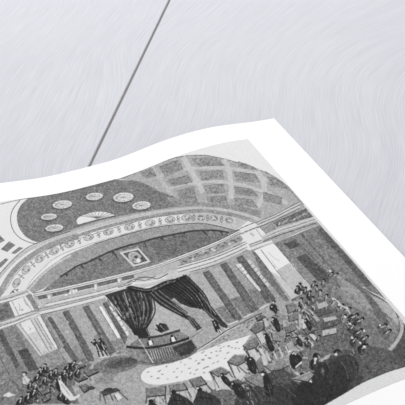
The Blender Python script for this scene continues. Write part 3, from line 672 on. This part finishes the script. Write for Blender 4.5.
curve(206,1.3,(333,299),(338,303),(342,307),(347,310),(350,315)); curve(190,1,(306,316),(309,322),(310,328),(313,333)); curve(200,.9,(296,300),(301,303),(304,309),(302,313))

def back(hx,hy,w,g=52):
    poly(g,*cr((hx-2,hy+1.5),(hx+2.5,hy+1),(hx+w*.55,hy+4),(hx+w,hy+9),(hx+w+3,hy+16),(hx-5,hy+16),(hx-4,hy+7),n=3)); ell(36,hx,hy,2.7,2.1)
    for k in range(6): line((78,34,92)[k%3],.7,(hx-2+k*w/6,hy+4+k*.7),(hx+k*w/6,hy+11+k*.5))
    line(30,1,(hx-2,hy+8),(hx+w*.8,hy+9.5))
poly(196,(166,397),(172,394),(190,391),(197,389),(206,387),(206,392),(196,396),(190,412),(166,412))
for k in range(14): x=167+3*k; line((150,120,214)[k%3],.8,(x,394+(k%3)-k*.3),(x+4,404))
for c,g,lg in [([(146,389.3),(165.6,387),(165.4,396.3),(146,398.4)],130,((147,398),(146,405),(164,396.4),(167,405))),([(168.8,385.8),(183.2,384),(187.8,390.8),(171.5,393)],138,((187,391),(192,399),(170,389),(170,396))),([(188.8,380.6),(200.4,377.4),(207,385),(196,388.4)],134,((206,385.5),(213,394),(190,382),(196,391)))]:
    poly(g,*c); line(56,1.1,c[1],c[2]); line(56,1.3,c[2],c[3]); line(g+34,.5,c[0],c[1]); line(70,.9,*lg[:2]); line(70,.9,*lg[2:])
    for k in range(3): line(g-16,.4,lerp(c[0],c[1],.25+.25*k),lerp(c[3],c[2],.25+.25*k))
back(173.5,393,17); back(199.5,390.5,18,58); back(151,402.5,12)
ell(226,197.5,389.5,1,.9)
# desks and members between the carpet and the shaded foreground
L_=[[(243,347),(252,351),(262,360),(268,366),(262,368),(254,360)],[(258,349),(262,350),(268,364),(263,365)],[(246,352),(250,351),(256,358),(252,361)],[(231,367),(238,367),(242,377),(235,379)],[(213,379),(219,379),(223,390),(216,392)],[(262,318),(266,319),(269,327),(265,328)],[(255,335),(262,333),(266,343),(259,346)],[(298,314),(301,316),(303,330),(299,329)],[(302,325),(311,330),(309,333),(302,330)],[(282,322),(285,322),(288,336),(284,334)],[(286,345),(292,342),(296,352),(290,354)]]
for i,c in enumerate(L_): poly((212,206,198,214,204,196,200,190,208,184,176)[i],*c); line(110,.6,c[0],c[-1])
DK=[([(286,306),(294,303),(295.6,311.5),(288,315)],136),([(288,316.5),(298,313.5),(298.3,320.5),(289,323)],132),([(284.4,328),(295,324),(296.4,331),(286,335)],126),([(271,334),(279,331.5),(286.5,335.5),(284.4,343.5),(273,342)],146),([(278,345),(284,342),(288,350),(281,353)],140),
([(256,318.5),(262,315.3),(266,318),(258,322)],106),([(250,330.3),(255,324.3),(263.6,323),(264,330),(255,335.3)],120),([(243,346.3),(254,338.5),(259,344),(256,349),(247,351.3)],128),([(227,363),(234,356.2),(246.3,356.5),(244.5,363.5),(237,367.3)],132),([(210,372.8),(221,368),(229.8,373),(218,378)],136),
([(244.4,378.5),(257,374.5),(264,377),(264,389),(256,387),(247,382)],140),([(263.7,366.7),(284.4,360.7),(289,366.7),(279,371.5),(270,372)],146),([(292,380.3),(309.6,373),(314.3,376),(308,383)],156),([(255,363.5),(260.7,357.8),(265,371),(259,374)],128),([(303,330),(312,326),(316,331),(307,336)],120)]
for c,g in DK:
    poly(g,*c); c2=c[2:]+c[:1]
    line(54,1.1,*c2); line(g+34,.5,c[0],c[1]); 
    for k in range(3): p0=lerp(c[0],c[1],.2+.3*k); p1=lerp(c[-1],c[-2],.2+.3*k); line(g-16,.4,lerp(p0,p1,.1),lerp(p0,p1,.9))
for a,b_ in [((228,365),(236,380)),((245,364),(253,372)),((237,368),(240,374)),((211,374),(219,389)),((247,352),(251,360)),((256,349.5),(262,357)),((256,336),(261,345)),((264,330),(268,337)),((293,383),(297,388)),((271,372),(276,380)),((265,371),(270,382))]: line(64,.9,a,b_)
for k in range(7): line((206,120)[k%2],1.4,(266+3.2*k,352-.9*k),(270+3.2*k,361.5-.9*k))
def member(head,*p):
    poly(42,*cr(*p,closed=True,n=3)); hx,hy=head; ell(34,hx,hy,1.9,1.6); ell(205,hx-.7,hy+.9,.9,.8)
    m=lerp(p[0],p[len(p)//2],.5); line(100,.6,m,(m[0]+2,m[1]+4)); line(96,.5,(m[0]+2,m[1]-1),(m[0]+3.5,m[1]+3))
member((273.3,319.5),(273,320.5),(276.5,319.5),(279.5,325),(280.5,332),(277,333),(274,327))
member((265,336),(264.5,336.5),(268.5,336.5),(272,343),(274.5,351),(270,352.5),(266.5,345))
member((251,359.5),(246.5,359),(253,358.6),(255.5,365),(256.5,375),(251.5,374),(247.5,368))
member((293.5,354),(290,355.5),(296,354.6),(302,359),(300,366),(293,370.5),(289.5,363))
member((272.5,307),(271,308),(274.5,307),(277.5,311),(276,315.5),(273.5,313)); line(44,1,(274.5,309),(279,311.5))
member((297,339),(295.5,340),(299,339),(302.5,343),(302,348),(298,346.5)); member((306,321),(304.5,322),(308,321),(311.5,326),(311,332),(307,329))
member((263.5,375.5),(263,377),(268,377),(272,385),(273,396),(267,398),(264,388)); member((222,375.5),(220.5,377),(226,377.5),(231,384),(229,388),(223,383)); member((233,384),(232,385.5),(239,385),(245,392),(243,400),(235,395))
line(234,1.3,(295.5,368.6),(301.8,363)); line(226,1,(293,353.2),(296,356)); ell(232,262.6,375.6,1.7,1.3); ell(228,289.5,352.5,1.3,1)
for a,b_ in [((246,384),(258,404)),((252,388),(264,403)),((262,390),(284,404)),((274,380),(296,398)),((282,374),(300,386)),((236,396),(240,404)),((268,386),(272,402))]: line(104,.6,a,b_)
for a,b_ in [((249,386),(260,404)),((266,392),(286,405)),((276,383),(294,399)),((240,392),(250,404))]: line(50,1.2,a,b_)
# fine plate lines on the left wall bays, dome and stage floor
for k in range(60):
    t,u=R.random(),R.random(); P_=lerp(lerp((44,322),(125,312),t),lerp((66,362),(120,345),t),u)
    line(R.choice([120,196,150]),.5,P_,(P_[0]+1.6,P_[1]+2.6))
for k in range(120):
    t,u=R.random(),R.random(); P_=lerp(lerp((22,215),(118,186),t),lerp((34,238),(165,208),t),u)
    line(R.choice([100,112,150]),.5,P_,(P_[0]+R.uniform(1,3),P_[1]-R.uniform(.2,1.2))) if not any(((P_[0]-x)/12)**2+((P_[1]-y)/6)**2<1 for x,y in [(62,205.5),(94,197.5),(123,198.3),(48.5,217.8),(54,229),(141,206.5),(97,219),(82,221),(110,217)]) else None


def subdivided(P):
    out = []
    for i, p0 in enumerate(P):
        p1 = P[(i + 1) % len(P)]; n = max(1, int(math.hypot(p1[0] - p0[0], p1[1] - p0[1]) // 14))
        for k in range(n): out.append((p0[0] + (p1[0] - p0[0]) * k / n, p0[1] + (p1[1] - p0[1]) * k / n))
    return out
shapes = [(g, subdivided(P)) for g, P in ops]
s_all, v_all = to_sheet([p for g, P in shapes for p in P])
k0 = 0
for g, P in shapes:
    k1 = k0 + len(P)
    fill(np.stack([(s_all[k0:k1] - S0) / DU, (v_all[k0:k1] - V0) / DV], 1), g)
    k0 = k1

# engraver's hatching and plate grain, strongest in the mid tones
def smooth_noise(h, w, step):
    gh, gw = int(h / step) + 3, int(w / step) + 3
    g = rng.normal(size=(gh, gw)); yy = np.arange(h) / step; xx = np.arange(w) / step
    yi, xi = yy.astype(int), xx.astype(int); fy, fx = (yy - yi)[:, None], (xx - xi)[None, :]
    a = g[yi][:, xi] * (1 - fx) + g[yi][:, xi + 1] * fx; b_ = g[yi + 1][:, xi] * (1 - fx) + g[yi + 1][:, xi + 1] * fx
    return a * (1 - fy) + b_ * fy
h, w = cv.shape
mid = np.clip(1.15 - np.abs(cv - 125) / 105, .12, 1)
yy, xx = np.mgrid[0:h, 0:w].astype(np.float32)
hatch = np.sin((xx * .55 + yy) * (2 * math.pi / 5.2)) * 5 + np.sin((xx - yy * .4) * (2 * math.pi / 6.3)) * 3.5
grain = smooth_noise(h, w, 2.4) * 21 + smooth_noise(h, w, 6.0) * 10
cv += mid * (hatch + grain)
cv = cv.reshape(NV, SS, NU, SS).mean((1, 3))
cv = np.clip(cv, 8, 246) / 255.0
lin = np.where(cv <= .04045, cv / 12.92, ((cv + .055) / 1.055) ** 2.4)
ss, vv = np.meshgrid(S0 + np.arange(NU) * DU, V0 + np.arange(NV) * DV)
pts = place(ss.ravel(), vv.ravel(), .0002 + TK + .00012) - base
fc = grid_faces(NU, NV, False)
me = bpy.data.meshes.new('engraved_picture')
me.vertices.add(len(pts)); me.vertices.foreach_set('co', pts.astype(np.float32).ravel())
me.loops.add(fc.size); me.loops.foreach_set('vertex_index', fc.astype(np.int32).ravel())
me.polygons.add(len(fc)); me.polygons.foreach_set('loop_start', np.arange(0, fc.size, 4, dtype=np.int32))
try: me.polygons.foreach_set('loop_total', np.full(len(fc), 4, dtype=np.int32))
except Exception: pass
me.update(calc_edges=True)
me.polygons.foreach_set('use_smooth', np.ones(len(fc), dtype=bool))
ca = me.attributes.new('ink', 'FLOAT_COLOR', 'POINT')
rgba = np.ones((len(pts), 4), np.float32); rgba[:, :3] = (lin.ravel() * .885)[:, None]
ca.data.foreach_set('color', rgba.ravel())
if me.polygons[0].normal.z < 0: me.flip_normals()
me.materials.append(INK)
eng = bpy.data.objects.new('engraved_picture', me); col.objects.link(eng); eng.parent = root
tag(eng, 'grey engraving of a crowded domed assembly hall with curtained stage')

# ------------------------------------------------------------ light
wd = bpy.data.worlds.new('world'); scene.world = wd; wd.use_nodes = True
bg = wd.node_tree.nodes['Background']; bg.inputs[0].default_value = (.99, .99, 1, 1); bg.inputs[1].default_value = .80
def area(name, loc, target, size, power, colr=(1, 1, 1)):
    l = bpy.data.lights.new(name, 'AREA'); l.shape = 'RECTANGLE'; l.size, l.size_y = size; l.energy = power; l.color = colr
    o = bpy.data.objects.new(name, l); col.objects.link(o); o.location = loc
    o.rotation_euler = (Vector(target) - Vector(loc)).to_track_quat('-Z', 'Y').to_euler()
    return o
area('window_light', (-.12, 1.95, .72), (0, .95, 0), (1.3, .7), 7.5, (1, 1, 1))

vs = scene.view_settings
scene.display_settings.display_device = 'sRGB'
vs.view_transform = 'Standard'; vs.look = 'None'; vs.exposure = 0.17; vs.gamma = 1.0; vs.use_curve_mapping = False
